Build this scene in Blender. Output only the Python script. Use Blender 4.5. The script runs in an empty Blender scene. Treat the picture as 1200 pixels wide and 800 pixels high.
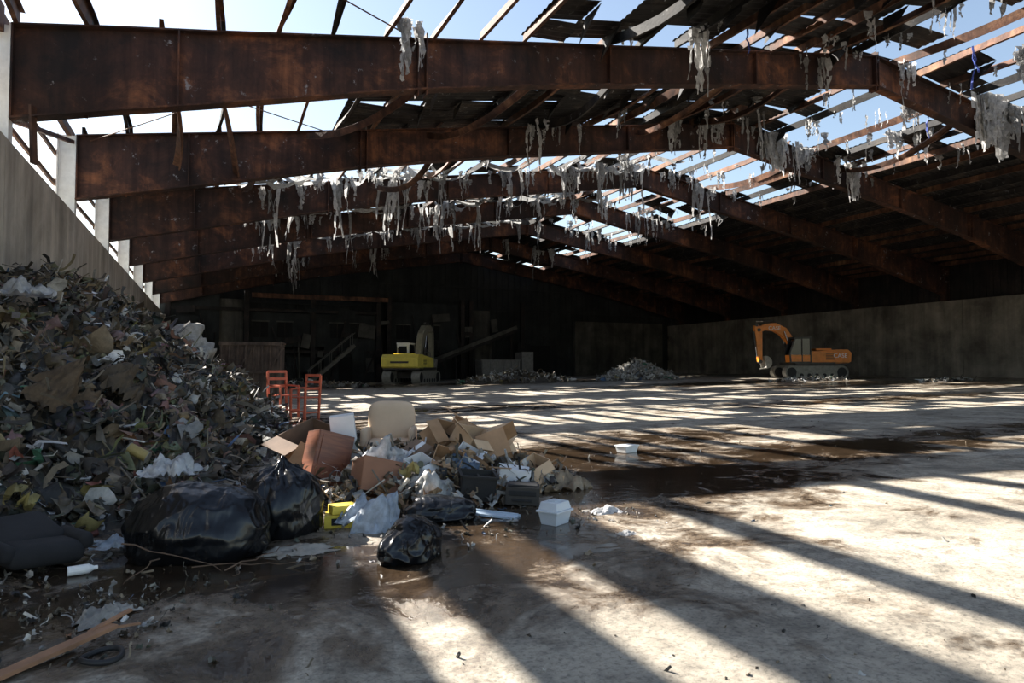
import bpy, bmesh, math, random
from mathutils import Vector, Matrix, Euler, noise
R = random.Random(7)
SC = bpy.context.scene
COL = SC.collection

# ------------------------------------------------------------------ helpers
def link(o, parent=None):
    COL.objects.link(o)
    if parent: o.parent = parent
    return o
def empty(name, loc=(0,0,0), rot=(0,0,0)):
    e = bpy.data.objects.new(name, None); e.location = loc; e.rotation_euler = rot
    e.empty_display_size = .3
    return link(e)
class NT:
    def __init__(s, name):
        s.m = bpy.data.materials.new(name); s.m.use_nodes = True
        s.t = s.m.node_tree; s.n = s.t.nodes; s.l = s.t.links
        s.p = s.n['Principled BSDF']; s.out = s.n['Material Output']
        s.tc = s.n.new('ShaderNodeTexCoord')
    def node(s, ty, **k):
        n = s.n.new(ty)
        for a, b in k.items(): setattr(n, a, b)
        return n
    def noise(s, scale, detail=6, rough=.6, dist=0, vec=None, stretch=None):
        n = s.n.new('ShaderNodeTexNoise')
        n.inputs['Scale'].default_value = scale; n.inputs['Detail'].default_value = detail
        n.inputs['Roughness'].default_value = rough; n.inputs['Distortion'].default_value = dist
        v = vec or s.tc.outputs['Object']
        if stretch:
            mp = s.n.new('ShaderNodeMapping'); mp.inputs['Scale'].default_value = stretch
            s.l.new(v, mp.inputs['Vector']); v = mp.outputs['Vector']
        s.l.new(v, n.inputs['Vector'])
        return n.outputs['Fac']
    def ramp(s, fac, stops):
        r = s.n.new('ShaderNodeValToRGB'); e = r.color_ramp.elements
        while len(e) < len(stops): e.new(.5)
        for i, (p, c) in enumerate(stops):
            e[i].position = p
            if not hasattr(c, '__len__'): c = (c, c, c)
            e[i].color = (*c, 1)
        s.l.new(fac, r.inputs['Fac']); return r.outputs['Color']
    def mix(s, fac, a, b, mode='MIX'):
        m = s.n.new('ShaderNodeMix'); m.data_type = 'RGBA'; m.blend_type = mode
        for sock, v in ((m.inputs[0], fac), (m.inputs[6], a), (m.inputs[7], b)):
            if isinstance(v, (int, float)):
                sock.default_value = v if sock == m.inputs[0] else (v, v, v, 1)
            elif isinstance(v, tuple): sock.default_value = (*v, 1)
            else: s.l.new(v, sock)
        return m.outputs[2]
    def set(s, k, v):
        if isinstance(v, bpy.types.NodeSocket): s.l.new(v, s.p.inputs[k])
        else:
            if isinstance(v, tuple) and len(v) == 3: v = (*v, 1)
            s.p.inputs[k].default_value = v
    def bump(s, h, strength=.4, dist=.05):
        b = s.n.new('ShaderNodeBump'); b.inputs['Strength'].default_value = strength
        b.inputs['Distance'].default_value = dist
        s.l.new(h, b.inputs['Height']); s.l.new(b.outputs['Normal'], s.p.inputs['Normal'])

def m_basic(name, col, rough=.6, metal=0, var=.25, scale=6, bump=.15):
    t = NT(name); f = t.noise(scale)
    c = t.ramp(f, [(.3, tuple(x*(1-var) for x in col)), (.7, tuple(min(1, x*(1+var)) for x in col))])
    t.set('Base Color', c); t.set('Roughness', rough); t.set('Metallic', metal)
    t.bump(t.noise(scale*6), bump, .01)
    return t.m
def m_rust(name, dark, mid, hi, pale=None, scale=.8, rough=.75, ps=(.60,.66), big=.85):
    t = NT(name)
    c = t.ramp(t.noise(scale, 10, .7, .4), [(.34, dark), (.52, mid), (.70, hi)])
    c = t.mix(big, c, t.ramp(t.noise(.22, 5, .6, .3), [(.38, .3), (.6, 1.)]), 'MULTIPLY')
    st = t.ramp(t.noise(1.5, 6, .6, .2, stretch=(3, 3, .25)), [(.4, (.35,.3,.3)), (.62, (1,1,1))])
    c = t.mix(.75, c, st, 'MULTIPLY')
    if pale:
        f = t.ramp(t.noise(scale*3.2, 12, .75, .3), [(ps[0], 0.), (ps[1], 1.)])
        c = t.mix(f, c, pale)
    t.set('Base Color', c); t.set('Roughness', rough); t.set('Metallic', .15)
    t.bump(t.noise(14, 6), .35, .02)
    return t.m
def m_attr(name, rough=.7, transl=0., bump=.2, bscale=25):
    t = NT(name)
    a = t.node('ShaderNodeVertexColor'); a.layer_name = 'Col'
    c = t.mix(1.0, a.outputs['Color'], t.ramp(t.noise(9, 8, .7), [(.33, .5), (.65, 1.)]), 'MULTIPLY')
    t.set('Base Color', c); t.set('Roughness', rough)
    t.bump(t.noise(bscale, 6, .7), bump, .02)
    if transl:
        tr = t.node('ShaderNodeBsdfTranslucent'); t.l.new(c, tr.inputs['Color'])
        mx = t.node('ShaderNodeMixShader'); mx.inputs[0].default_value = transl
        t.l.new(t.p.outputs[0], mx.inputs[1]); t.l.new(tr.outputs[0], mx.inputs[2])
        t.l.new(mx.outputs[0], t.out.inputs['Surface'])
    return t.m

class B:
    """mesh accumulator with material index and colour per face"""
    def __init__(s): s.v=[]; s.f=[]; s.mi=[]; s.c=[]
    def add(s, vs, fs, mi=0, col=(1,1,1), M=None):
        o = len(s.v)
        if M is not None: vs = [M @ Vector(v) for v in vs]
        s.v.extend([tuple(v) for v in vs])
        for f in fs:
            s.f.append([o+i for i in f]); s.mi.append(mi); s.c.append(col)
    def box(s, c, d, rot=None, mi=0, col=(1,1,1), M=None):
        x, y, z = d[0]/2, d[1]/2, d[2]/2
        vs = [Vector(p) for p in ((-x,-y,-z),(x,-y,-z),(x,y,-z),(-x,y,-z),(-x,-y,z),(x,-y,z),(x,y,z),(-x,y,z))]
        if rot is not None:
            E = Euler(rot).to_matrix(); vs = [E @ v for v in vs]
        vs = [v + Vector(c) for v in vs]
        s.add(vs, [(0,3,2,1),(4,5,6,7),(0,1,5,4),(1,2,6,5),(2,3,7,6),(3,0,4,7)], mi, col, M)
    def beam(s, p0, p1, w, h, mi=0, col=(1,1,1), M=None):
        p0, p1 = Vector(p0), Vector(p1); d = (p1-p0); L = d.length
        if L < 1e-5: return
        q = d.to_track_quat('X', 'Z').to_matrix().to_4x4()
        T = Matrix.Translation((p0+p1)/2) @ q
        if M is not None: T = M @ T
        s.box((0,0,0), (L, w, h), None, mi, col, T)
    def cyl(s, p0, p1, r0, r1=None, n=12, mi=0, col=(1,1,1), M=None, caps=True):
        r1 = r0 if r1 is None else r1
        p0, p1 = Vector(p0), Vector(p1); q = (p1-p0).to_track_quat('Z', 'Y').to_matrix()
        vs = []
        for P, r in ((p0, r0), (p1, r1)):
            for i in range(n):
                a = 2*math.pi*i/n; vs.append(P + q @ Vector((r*math.cos(a), r*math.sin(a), 0)))
        fs = [(i, (i+1)%n, n+(i+1)%n, n+i) for i in range(n)]
        if caps: fs += [tuple(range(n-1,-1,-1)), tuple(range(n, 2*n))]
        s.add(vs, fs, mi, col, M)
    def prism(s, pts, y0, y1, mi=0, col=(1,1,1), M=None):
        n = len(pts)
        vs = [(x, y0, z) for x, z in pts] + [(x, y1, z) for x, z in pts]
        fs = [tuple(range(n)), tuple(range(2*n-1, n-1, -1))] + [(i, n+i, n+(i+1)%n, (i+1)%n) for i in range(n)]
        s.add(vs, fs, mi, col, M)
    def obj(s, name, mats, parent=None, loc=(0,0,0), rot=(0,0,0), smooth=False, bevel=0):
        me = bpy.data.meshes.new(name); me.from_pydata(s.v, [], s.f)
        for m in mats: me.materials.append(m)
        me.polygons.foreach_set('material_index', s.mi)
        ca = me.color_attributes.new('Col', 'FLOAT_COLOR', 'CORNER')
        buf = []
        for f, c in zip(s.f, s.c): buf.extend((c[0], c[1], c[2], 1.)*len(f))
        ca.data.foreach_set('color', buf)
        if smooth: me.polygons.foreach_set('use_smooth', [True]*len(s.f))
        me.update()
        o = bpy.data.objects.new(name, me); o.location = loc; o.rotation_euler = rot
        link(o, parent)
        if bevel:
            b = o.modifiers.new('bevel', 'BEVEL'); b.width = bevel; b.segments = 3; b.limit_method = 'ANGLE'
        return o
def interp(t, x):
    if x <= t[0][0]: return t[0][1]
    for (a, va), (b, vb) in zip(t, t[1:]):
        if x <= b: return va + (vb-va)*(x-a)/(b-a)
    return t[-1][1]
def fbm(x, y, z=0, o=4):
    return noise.fractal(Vector((x, y, z)), 1.0, 2.0, o)

# ------------------------------------------------------------------ dimensions (metres)
XL, XR, XM = -3.5, 42.7, 19.6
YB = 57.5
ZE, SL = 7.8, .16
WH = 5.6
FR = [2.3, 8.8] + [15.3 + 6.7*i for i in range(7)]      # frame stations
def zt(x): return ZE + SL*(min(x, 2*XM-x) - XL)
def fz(x): return .02*max(0., min(x, XR)-3)

# ------------------------------------------------------------------ materials
rust1 = m_rust('rusted_steel', (.022,.012,.010), (.09,.037,.023), (.36,.14,.06), (.30,.29,.30), ps=(.61,.67), scale=.9)
rust2 = m_rust('rusted_purlin', (.05,.03,.02), (.20,.09,.05), (.45,.24,.12))
charm = m_rust('charred_metal', (.010,.009,.009), (.028,.022,.020), (.07,.045,.034), scale=1.4)
sheet = m_rust('scorched_sheeting', (.011,.010,.010), (.034,.030,.028), (.11,.085,.06), (.22,.22,.22), scale=1.1)
black = m_basic('black_rubber', (.015,.015,.016), .6)
glassm = m_basic('dark_glass', (.01,.012,.015), .12, var=.1, bump=0)
orange = m_basic('orange_paint', (.80,.25,.03), .4, var=.2, scale=2)
yellow = m_basic('yellow_paint', (.90,.72,.13), .4, var=.15, scale=2)
whitep = m_basic('white_paint', (.82,.82,.80), .5, var=.1)
steel = m_basic('dark_steel', (.07,.065,.06), .5, .5)
greyp = m_basic('grey_painted_steel', (.26,.25,.22), .5, .1)
chrome = m_basic('cylinder_rod', (.5,.5,.5), .25, .9, var=.05)

def m_conc(name, a, b, streak=.7, blot=.8):
    t = NT(name)
    c = t.ramp(t.noise(.7, 10, .65, .3), [(.3, a), (.7, b)])
    c = t.mix(streak, c, t.ramp(t.noise(1.1, 8, .6, .3, stretch=(1.6,1.6,.12)), [(.35, .32), (.65, 1.)]), 'MULTIPLY')
    c = t.mix(blot, c, t.ramp(t.noise(.35, 8, .7, .5), [(.35, .35), (.55, 1.)]), 'MULTIPLY')
    t.set('Base Color', c); t.set('Roughness', .85); t.bump(t.noise(9, 10, .7), .4, .03)
    return t.m
conc_l = m_conc('stained_concrete', (.42,.37,.30), (.64,.58,.49), .55, .5)
conc_r = m_conc('scorched_concrete', (.15,.13,.105), (.34,.30,.245), .6)
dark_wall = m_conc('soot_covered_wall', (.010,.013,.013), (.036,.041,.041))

def m_floor():
    t = NT('dirty_concrete_floor')
    c = t.ramp(t.noise(.45, 12, .65, .4), [(.3, (.32,.275,.215)), (.5, (.49,.43,.34)), (.7, (.64,.575,.48))])
    c = t.mix(.8, c, t.ramp(t.noise(1.6, 12, .75, .6), [(.36, .42), (.52, 1.)]), 'MULTIPLY')
    c = t.mix(.6, c, t.ramp(t.noise(6, 12, .75, .2), [(.35, .35), (.55, 1.)]), 'MULTIPLY')
    c = t.mix(.7, c, t.ramp(t.noise(34, 6, .7), [(.38, .4), (.5, 1.)]), 'MULTIPLY')
    a = t.node('ShaderNodeVertexColor'); a.layer_name = 'Col'
    sep = t.node('ShaderNodeSeparateColor'); t.l.new(a.outputs['Color'], sep.inputs[0])
    ad = t.node('ShaderNodeMath', operation='ADD'); t.l.new(sep.outputs[0], ad.inputs[0])
    n = t.noise(1.3, 12, .75, .6)
    mm = t.node('ShaderNodeMath', operation='MULTIPLY_ADD'); t.l.new(n, mm.inputs[0]); mm.inputs[1].default_value = 2.8; mm.inputs[2].default_value = -1.4
    t.l.new(mm.outputs[0], ad.inputs[1])
    wet = t.ramp(ad.outputs[0], [(.42, 0.), (.58, 1.)])
    damp = t.ramp(ad.outputs[0], [(.08, 0.), (.38, 1.)])
    c = t.mix(damp, c, t.mix(1., c, (.36,.30,.25), 'MULTIPLY'))
    c = t.mix(wet, c, t.mix(1., c, (.32,.29,.27), 'MULTIPLY'))
    t.set('Base Color', c)
    t.set('Roughness', t.ramp(ad.outputs[0], [(.15, .7), (.4, .32), (.6, .08)]))
    t.set('Specular IOR Level', .55)
    h = t.mix(wet, t.noise(22, 12, .8), t.mix(.12, .5, t.noise(9, 6, .6)))
    t.bump(h, .6, .025)
    return t.m
floor_m = m_floor()
ground_m = m_basic('outside_ground', (.34,.30,.24), .9, var=.3, scale=.6)

# ------------------------------------------------------------------ floor
WET = [(1.2,4.8,2.2,1.1,.8),(4.6,6.9,3.0,1.4,.92),(-.5,5.2,1.8,1.4,.85),(2.6,6.,2.1,1.1,.8),(0,9,1.6,3,.6),(2.2,16,2,6,.6),(4.8,9.0,2.6,1.5,.85),(9,7.7,4,1.1,.8),
       (33,25,9,2.6,1.0),(30,31,11,2.4,.9),(19,44,9,4,.75),(9,46,6,4,.7),(37,20.5,7,1.7,.9),(7.5,10.5,3,1.5,.65),(14,8,5,.9,.55),(.2,3.7,.9,.5,.5),(8,20,5,2,.5),(20,16,7,1.3,.55),(4,13,2,2,.5),(2.3,5.0,.7,.3,.95)]
def wetv(x, y):
    w = 0
    for cx, cy, rx, ry, s in WET:
        q = ((x-cx)/rx)**2 + ((y-cy)/ry)**2
        w = max(w, s*math.exp(-q*.9))
    return w
def make_floor():
    xs = [-3.95 + .33*i for i in range(142)]; xs = [x for x in xs if x < XR] + [XR+.5]
    ys = [-10 + .33*i for i in range(206)] + [YB+.6]
    ys = sorted(q for q in ys if q <= YB+.6)
    me = bpy.data.meshes.new('floor'); vs = [(x, y, fz(x)) for y in ys for x in xs]
    n = len(xs); fs = [(j*n+i, j*n+i+1, (j+1)*n+i+1, (j+1)*n+i) for j in range(len(ys)-1) for i in range(n-1)]
    me.from_pydata(vs, [], fs); me.materials.append(floor_m)
    ca = me.color_attributes.new('Col', 'FLOAT_COLOR', 'POINT'); buf = []
    for v in vs:
        w = wetv(v[0], v[1]); buf.extend((w, w, w, 1))
    ca.data.foreach_set('color', buf)
    link(bpy.data.objects.new('floor', me))
make_floor()
b = B(); b.add([(-120,-120,-.06),(160,-120,-.06),(160,200,-.06),(-120,200,-.06)], [(0,1,2,3)])
b.obj('ground_outside', [ground_m])

# ------------------------------------------------------------------ walls
b = B()
y = 3.0
while y < YB:
    w = min(6.0, YB-y); b.box((XL-.225, y+w/2, WH/2), (.45, w-.03, WH)); y += 6.0
b.box((XL-.235, (3+YB)/2, WH/2-.02), (.40, YB-3, WH-.1))
b.obj('wall_left', [conc_l])
b = B(); y = 5.0
while y < YB:
    w = min(7.5, YB-y); b.box((XR+.225, y+w/2, WH/2), (.45, w-.03, WH)); y += 7.5
b.box((XR+.235, (5+YB)/2, WH/2-.02), (.40, YB-5, WH-.1))
b.obj('wall_right', [conc_r])
b = B()
yy = 5.0
while yy < YB:
    b.box((XR+.49, yy+.2, (WH+ZE)/2+.2), (.04, .2, ZE-WH+.7)); b.box((XR+.53, yy, (WH+ZE)/2+.2), (.04, .24, ZE-WH+.7)); yy += .4
b.obj('siding_right', [charm])
b = B()
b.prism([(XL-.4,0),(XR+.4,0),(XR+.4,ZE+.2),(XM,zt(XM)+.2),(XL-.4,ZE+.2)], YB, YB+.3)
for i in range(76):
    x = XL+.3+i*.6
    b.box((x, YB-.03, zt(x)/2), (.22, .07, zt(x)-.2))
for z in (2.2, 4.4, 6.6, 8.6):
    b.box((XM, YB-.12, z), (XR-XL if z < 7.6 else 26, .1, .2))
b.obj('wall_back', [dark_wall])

# left siding (translucent), girts and an added shadow-casting band
t = NT('weathered_translucent_siding'); c = t.ramp(t.noise(2, 8), [(.3, (.65,.70,.72)), (.7, (.88,.92,.94))])
t.set('Base Color', c); t.set('Roughness', .5)
tr = t.node('ShaderNodeBsdfTranslucent'); t.l.new(c, tr.inputs['Color'])
mx = t.node('ShaderNodeMixShader'); mx.inputs[0].default_value = .6
t.l.new(t.p.outputs[0], mx.inputs[1]); t.l.new(tr.outputs[0], mx.inputs[2]); t.l.new(mx.outputs[0], t.out.inputs['Surface'])
siding_m = t.m
b = B()
yy = 16.6
while yy < YB:
    if R.random() < .62:
        z0 = WH - .3; z1 = ZE + R.uniform(-.5, .35)
        n = 7; vs = []
        for k in range(n):
            xx = XL-.62 + (.04 if k % 2 else 0)
            vs += [(xx, yy+k*.15, z0), (xx + R.uniform(-.03,.05), yy+k*.15, z1 + R.uniform(-.08,.08))]
        b.add(vs, [(2*k, 2*k+2, 2*k+3, 2*k+1) for k in range(n-1)])
    yy += .95
b.obj('siding_left', [siding_m])
b = B()
for z in (6.5, 7.3):
    for i in range(2, 8):
        b.beam((XL-.5, FR[i], z), (XL-.5, FR[i+1], z+R.uniform(-.1,.1)), .06, .12)
b.box((XL-.52, 8.6, 7.05), (.05, 12.6, .72)); b.box((XL-.56, 8.6, 7.0), (.05, 12.6, .1))  # unseen solid band, added to cast a wide shadow stripe on the near floor
b.obj('girts_and_shade_band_left', [rust2])

# ------------------------------------------------------------------ steel frames
DEP = [(0,1.8),(4,1.5),(7.5,1.22),(12,1.05),(23.1,1.0)]
def frame(Y, first=False):
    b = B()
    def Z(x):
        u = min(x, 2*XM-x) - XL; return zt(x), zt(x)-interp(DEP, u)
    xs = [XL + 23.1*i/14 for i in range(15)]; xs += [2*XM - x for x in reversed(xs[:-1])]
    jit = [R.uniform(-.02,.02) for _ in xs]
    for k in range(len(xs)-1):
        a, c = xs[k], xs[k+1]; ta, ba = Z(a); tc_, bc = Z(c)
        ya, yc = Y+jit[k], Y+jit[k+1]
        def slab(z00, z01, z10, z11, hw):
            vs = [(a,ya-hw,z00),(c,yc-hw,z10),(c,yc-hw,z11),(a,ya-hw,z01),(a,ya+hw,z00),(c,yc+hw,z10),(c,yc+hw,z11),(a,ya+hw,z01)]
            b.add(vs, [(0,1,2,3),(5,4,7,6),(4,5,1,0),(3,2,6,7),(4,0,3,7),(1,5,6,2)])
        slab(ba+.03, ta-.03, bc+.03, tc_-.03, .012)
        slab(ta-.035, ta, tc_-.035, tc_, .17)
        slab(ba, ba+.035, bc, bc+.035, .17)
    for x in (XL+.02, XL+2.8, XL+7.8, XL+8.0, XL+13, XL+18, XM-.05, XM+.05, 2*XM-XL-18, 2*XM-XL-13, XR-8, XR-7.8, XR-2.8, XR-.02):
        t_, bt = Z(x); b.box((x, Y, (t_+bt)/2), (.03, .34, t_-bt))
        if abs(x-(XL+7.9)) < .2 or abs(x-XM) < .2:
            for zz in (t_+.06, bt-.06): b.box((x, Y, zz), (.03, .3, .14))
    for s, X0 in ((1, XL), (-1, XR)):
        t_, bt = Z(X0); mm = 1 if s == 1 else 0
        b.box((X0-s*.22, Y, ZE/2), (.40, .02, ZE), None, mm)
        b.box((X0-s*.02, Y, (WH+ZE)/2), (.03, .3, ZE-WH), None, mm); b.box((X0-s*.44, Y, ZE/2), (.03, .3, ZE), None, mm)
        b.beam((X0+s*1.2, Y, bt+.25), (X0+s*1.2, Y+1.5, zt(X0)+.1), .06, .06)
    for x in (2.5, 8.5, 14.5, 24.5, 30.5, 36.5):
        t_, bt = Z(x); b.beam((x, Y+.05, bt+.05), (x, Y+1.1, t_+.1), .05, .05)
    return b.obj('roof_frame', [rust1, whitep])
for Y in FR: frame(Y)

# ------------------------------------------------------------------ purlins
PX = []
x = XL+.1
while x < XM-.3: PX.append(x); x += 1.16
PX += [2*XM-x for x in reversed(PX)]
def zsec(b, pts, tw=0, mi=0, depth=.24):
    prof = [(-.085,-depth/2+.02),(-.085,-depth/2),(.0,-depth/2),(.0,depth/2),(.085,depth/2),(.085,depth/2-.02)]
    vs = []; n = len(prof)
    for (p, a) in pts:
        ca, sa = math.cos(a), math.sin(a)
        for u, w in prof: vs.append((p[0]+u*ca-w*sa, p[1], p[2]+u*sa+w*ca))
    fs = [(k*n+i, (k+1)*n+i, (k+1)*n+i+1, k*n+i+1) for k in range(len(pts)-1) for i in range(n-1)]
    b.add(vs, fs, mi)
b = B()
for x in PX:
    for i in range(len(FR)):
        y0 = FR[i]; y1 = FR[i+1] if i+1 < len(FR) else YB
        burnt = y0 < 42 and x < 27
        if burnt and R.random() < .06: continue
        sag = R.uniform(0, .22) if burnt and R.random() < .55 else .02
        if burnt and R.random() < .06: sag = R.uniform(.4, .9)
        lat = R.uniform(-.15,.15) if burnt else 0
        tw = R.uniform(-.5,.5) if burnt else 0
        pts = []
        for k in range(9):
            t_ = k/8; s = math.sin(math.pi*t_)
            pts.append(((x+lat*s, y0+(y1-y0)*t_, zt(x)+.13-sag*s), tw*s))
        zsec(b, pts, mi=0 if R.random() < .6 else 1, depth=.27)
for (p, q, r_) in [((2.6,21.8,8.6),(3.9,19.5,7.9),(5.3,17.0,9.2)), ((-1.0,15.5,8.1),(-.6,17.5,7.2),(-.9,19.5,6.6)), ((6.0,28.5,9.1),(7.0,26.4,8.0),(7.2,24.0,8.9)),
                   ((1.2,22.,8.5),(1.4,24.5,7.3),(.9,27,8.0)),((15,22,10.5),(14.3,20,9.6),(15.2,17.5,10.6)),((26,22,10.3),(25.3,19,9.3),(24.5,16,10.2)),
                   ((6.5,21.9,9.2),(6.9,19.0,7.9),(8.6,16.5,9.9)),((-.4,15.6,8.2),(.1,14.6,7.6),(.6,22,7.2))]:
    pts = []
    for k in range(11):
        t_ = k/10; P = Vector(p)*(1-t_)**2 + Vector(q)*2*t_*(1-t_) + Vector(r_)*t_*t_
        pts.append((tuple(P), t_*1.2))
    zsec(b, pts, mi=0, depth=.2)
b.obj('roof_purlins', [rust2, sheet])
b = B()
for i in range(len(FR)-1):
    b.beam((XL-.2, FR[i], ZE+.1), (XL-.2, FR[i+1], ZE+.1), .12, .22 if i > 1 else .5)  # first two bays, out of view, deepened to widen the eave's floor shadow
for i in range(2, 6):
    b.cyl((XL+.3, FR[i], ZE-.1), (XL+7, FR[i+1], zt(XL+7)-.1), .015, n=6)
    b.cyl((XL+7, FR[i], zt(XL+7)-.1), (XL+.3, FR[i+1], ZE-.1), .015, n=6)
    b.beam((XL-.1, FR[i]+.2, 6.1), (XL-.1, FR[i+1]-.1, 7.6), .1, .1)
b.cyl((XL+.4, FR[1], ZE), (XL+8, FR[2], zt(XL+8)-.1), .015, n=6)
b.beam((XL+.35, FR[2]-.1, 6.3), (XL+.4, FR[2]-.12, 5.2), .16, .05)
b.obj('eave_bracing', [rust2])

# ------------------------------------------------------------------ sheeting
def prob(x, y):
    if x > 27: return 1.
    if x > 25.5: return .6 if y > 20 else .25
    if x > XM: return .10 if y < 42 else .9
    if y < 15.3: return .62 if x > 7.5 else .03
    if y < 17.5: return .10 if x < 12 else .4
    if y < 22: return 0. if x < 3 else .9
    if y < 28.7: return .25 if x < 6 else .42
    if y < 42: return .5
    return .97
b = B()
py = [FR[0]]
while py[-1] < YB-.5: py.append(py[-1]+.93)
for i in range(len(PX)-1):
    xa, xb = PX[i]-.03, PX[i+1]+.03
    if i == len(PX)-2: xb = XR+.6
    for j in range(len(py)-1):
        g = fbm(PX[i]*.35, py[j]*.5, 3.3, 2)*.55
        if R.random()*.7+.15 + g > prob((xa+xb)/2, py[j]) and prob((xa+xb)/2, py[j]) < .99: continue
        burnt = xa < 27 and py[j] < 42
        dz = R.uniform(-.22,.02) if burnt and R.random() < .3 else 0
        n = 9; vs = []
        for k in range(n):
            yy = py[j] + .98*k/(n-1); c_ = .035 if k % 2 else 0
            vs += [(xa, yy, zt(xa)+.27+c_), (xb, yy, zt(xb)+.27+c_+dz)]
        b.add(vs, [(2*k, 2*k+1, 2*k+3, 2*k+2) for k in range(n-1)])
        if burnt and R.random() < .25:
            L = R.uniform(.3,.9); a = R.uniform(.6,1.4)
            b.add([(xb, py[j], zt(xb)+.25),(xb, py[j]+.8, zt(xb)+.25),(xb-L*math.cos(a)*.6, py[j]+.7, zt(xb)+.2-L*math.sin(a)),(xb-L*math.cos(a), py[j]+.1, zt(xb)+.2-L*math.sin(a)*.8)], [(0,1,2,3)])
b.obj('ceiling', [sheet])

# ------------------------------------------------------------------ burnt insulation rags
rag_m = m_attr('burnt_insulation', .9, .45, .4, 18)
b = B()
def rag(x, y, z, L, W, n=3):
    for s in range(n):
        g = R.uniform(.3,.85); col = (g, g*.985, g*.96)
        xx = x + R.uniform(-.5,.5)*W; yy = y + R.uniform(-.15,.15); a = R.uniform(-.9, .9)
        w0 = R.uniform(.35,.9)*W*.65; l = L*R.uniform(.3,1.)
        m = 11; vs = []; px = R.uniform(0,6); dx = R.uniform(-.08,.08)
        for k in range(m):
            t_ = k/(m-1); w = w0*(1-.65*t_)*R.uniform(.45,1.35)
            ox = .025*math.sin(px+t_*5)*L + dx*l*t_; oy = .03*math.cos(px*2+t_*4)
            for q, sgn in enumerate((-.5, 0, .5)):
                vs.append((xx+ox+sgn*w*math.cos(a)+R.uniform(-.012,.012), yy+oy+sgn*w*math.sin(a)+(.06 if q == 1 else 0)*R.uniform(-1,1), z-l*t_+R.uniform(-.04,.04)))
        fs = []
        for k in range(m-1):
            for q in range(2):
                if k > 2 and R.random() < .06 + .02*k: continue
                o = k*3+q; fs.append((o, o+1, o+4, o+3))
        b.add(vs, fs, 0, col)
for (x, y, L, W, n) in [(3.9,14.6,1.4,.5,14),(11.7,14.2,2.0,.5,9),(24.4,14.7,2.4,1.0,24),(25.6,14.7,2.1,1.2,24),(21.7,21.6,1.8,1.1,24),(23.5,21.8,1.2,.9,14),
                        (22.9,16.4,1.3,.9,14),(20.8,15.0,.9,.5,7),(26.3,21.6,1.8,.8,14),(18.7,21.7,1.1,.8,9),(16.5,21.6,1.5,.5,8),(9.5,14.4,.7,.4,4),(24.8,18.5,1.1,1.,10),(22.5,12.5,1.,.9,8)]:
    rag(x, y, zt(x)+.1, L, W, n)
for i in range(2, 8):
    dens = {2:8,3:20,4:100,5:80,6:50,7:25}[i]
    for k in range(dens):
        x = R.uniform(1, 26) if i > 3 else R.uniform(10, 26)
        L = R.choice([.4,.5,.7,.9,1.2,1.7,2.4]) * (1.15 if i > 3 else .8)
        rag(x, FR[i] + R.choice([-.35,-.3,-.5,-.8,-1.5,.3]), zt(x)+R.choice([.1,.05,-.2]), L, R.uniform(.2,.6), R.choice([1,2,3,4,5]))
for k in range(190):
    x = R.choice([q for q in PX if 16 < q < 28]); y = R.uniform(10, 42)
    rag(x, y, zt(x)+.05, R.uniform(.3,1.2), R.uniform(.2,.7), 2)
for k in range(90):
    i = R.randrange(3, len(PX)//2); x0 = PX[i]; x1 = x0+1.16*R.choice([1,2]); y = R.choice(FR[4:7]) + R.uniform(-2.2,-.3)
    vs = []; W = R.uniform(.15,.5); sg = R.uniform(.1,.5); g = R.uniform(.35,.8)
    for q in range(9):
        t_ = q/8; zz = zt(x0+(x1-x0)*t_)+.1-sg*math.sin(math.pi*t_)
        vs += [(x0+(x1-x0)*t_, y+R.uniform(-.05,.05), zz), (x0+(x1-x0)*t_, y+W*R.uniform(.6,1.2), zz+R.uniform(-.15,.05))]
    b.add(vs, [(2*q, 2*q+2, 2*q+3, 2*q+1) for q in range(8)], 0, (g,g,g*.97))
b.obj('insulation_rags', [rag_m])
# blue strapping hanging from the purlins on the right
b = B()
for (x, y, L) in [(21.3,13.2,1.3),(21.36,13.25,.8),(24.1,16.6,1.0),(13.1,14.0,.7)]:
    p = Vector((x, y, zt(x)+.05))
    for k in range(7):
        q = p + Vector((R.uniform(-.06,.06), R.uniform(-.04,.04), -L/7)); b.beam(p, q, .05, .02); p = q
b.obj('hanging_blue_cords', [m_basic('blue_strap', (.04,.07,.32), .7)])

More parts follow.
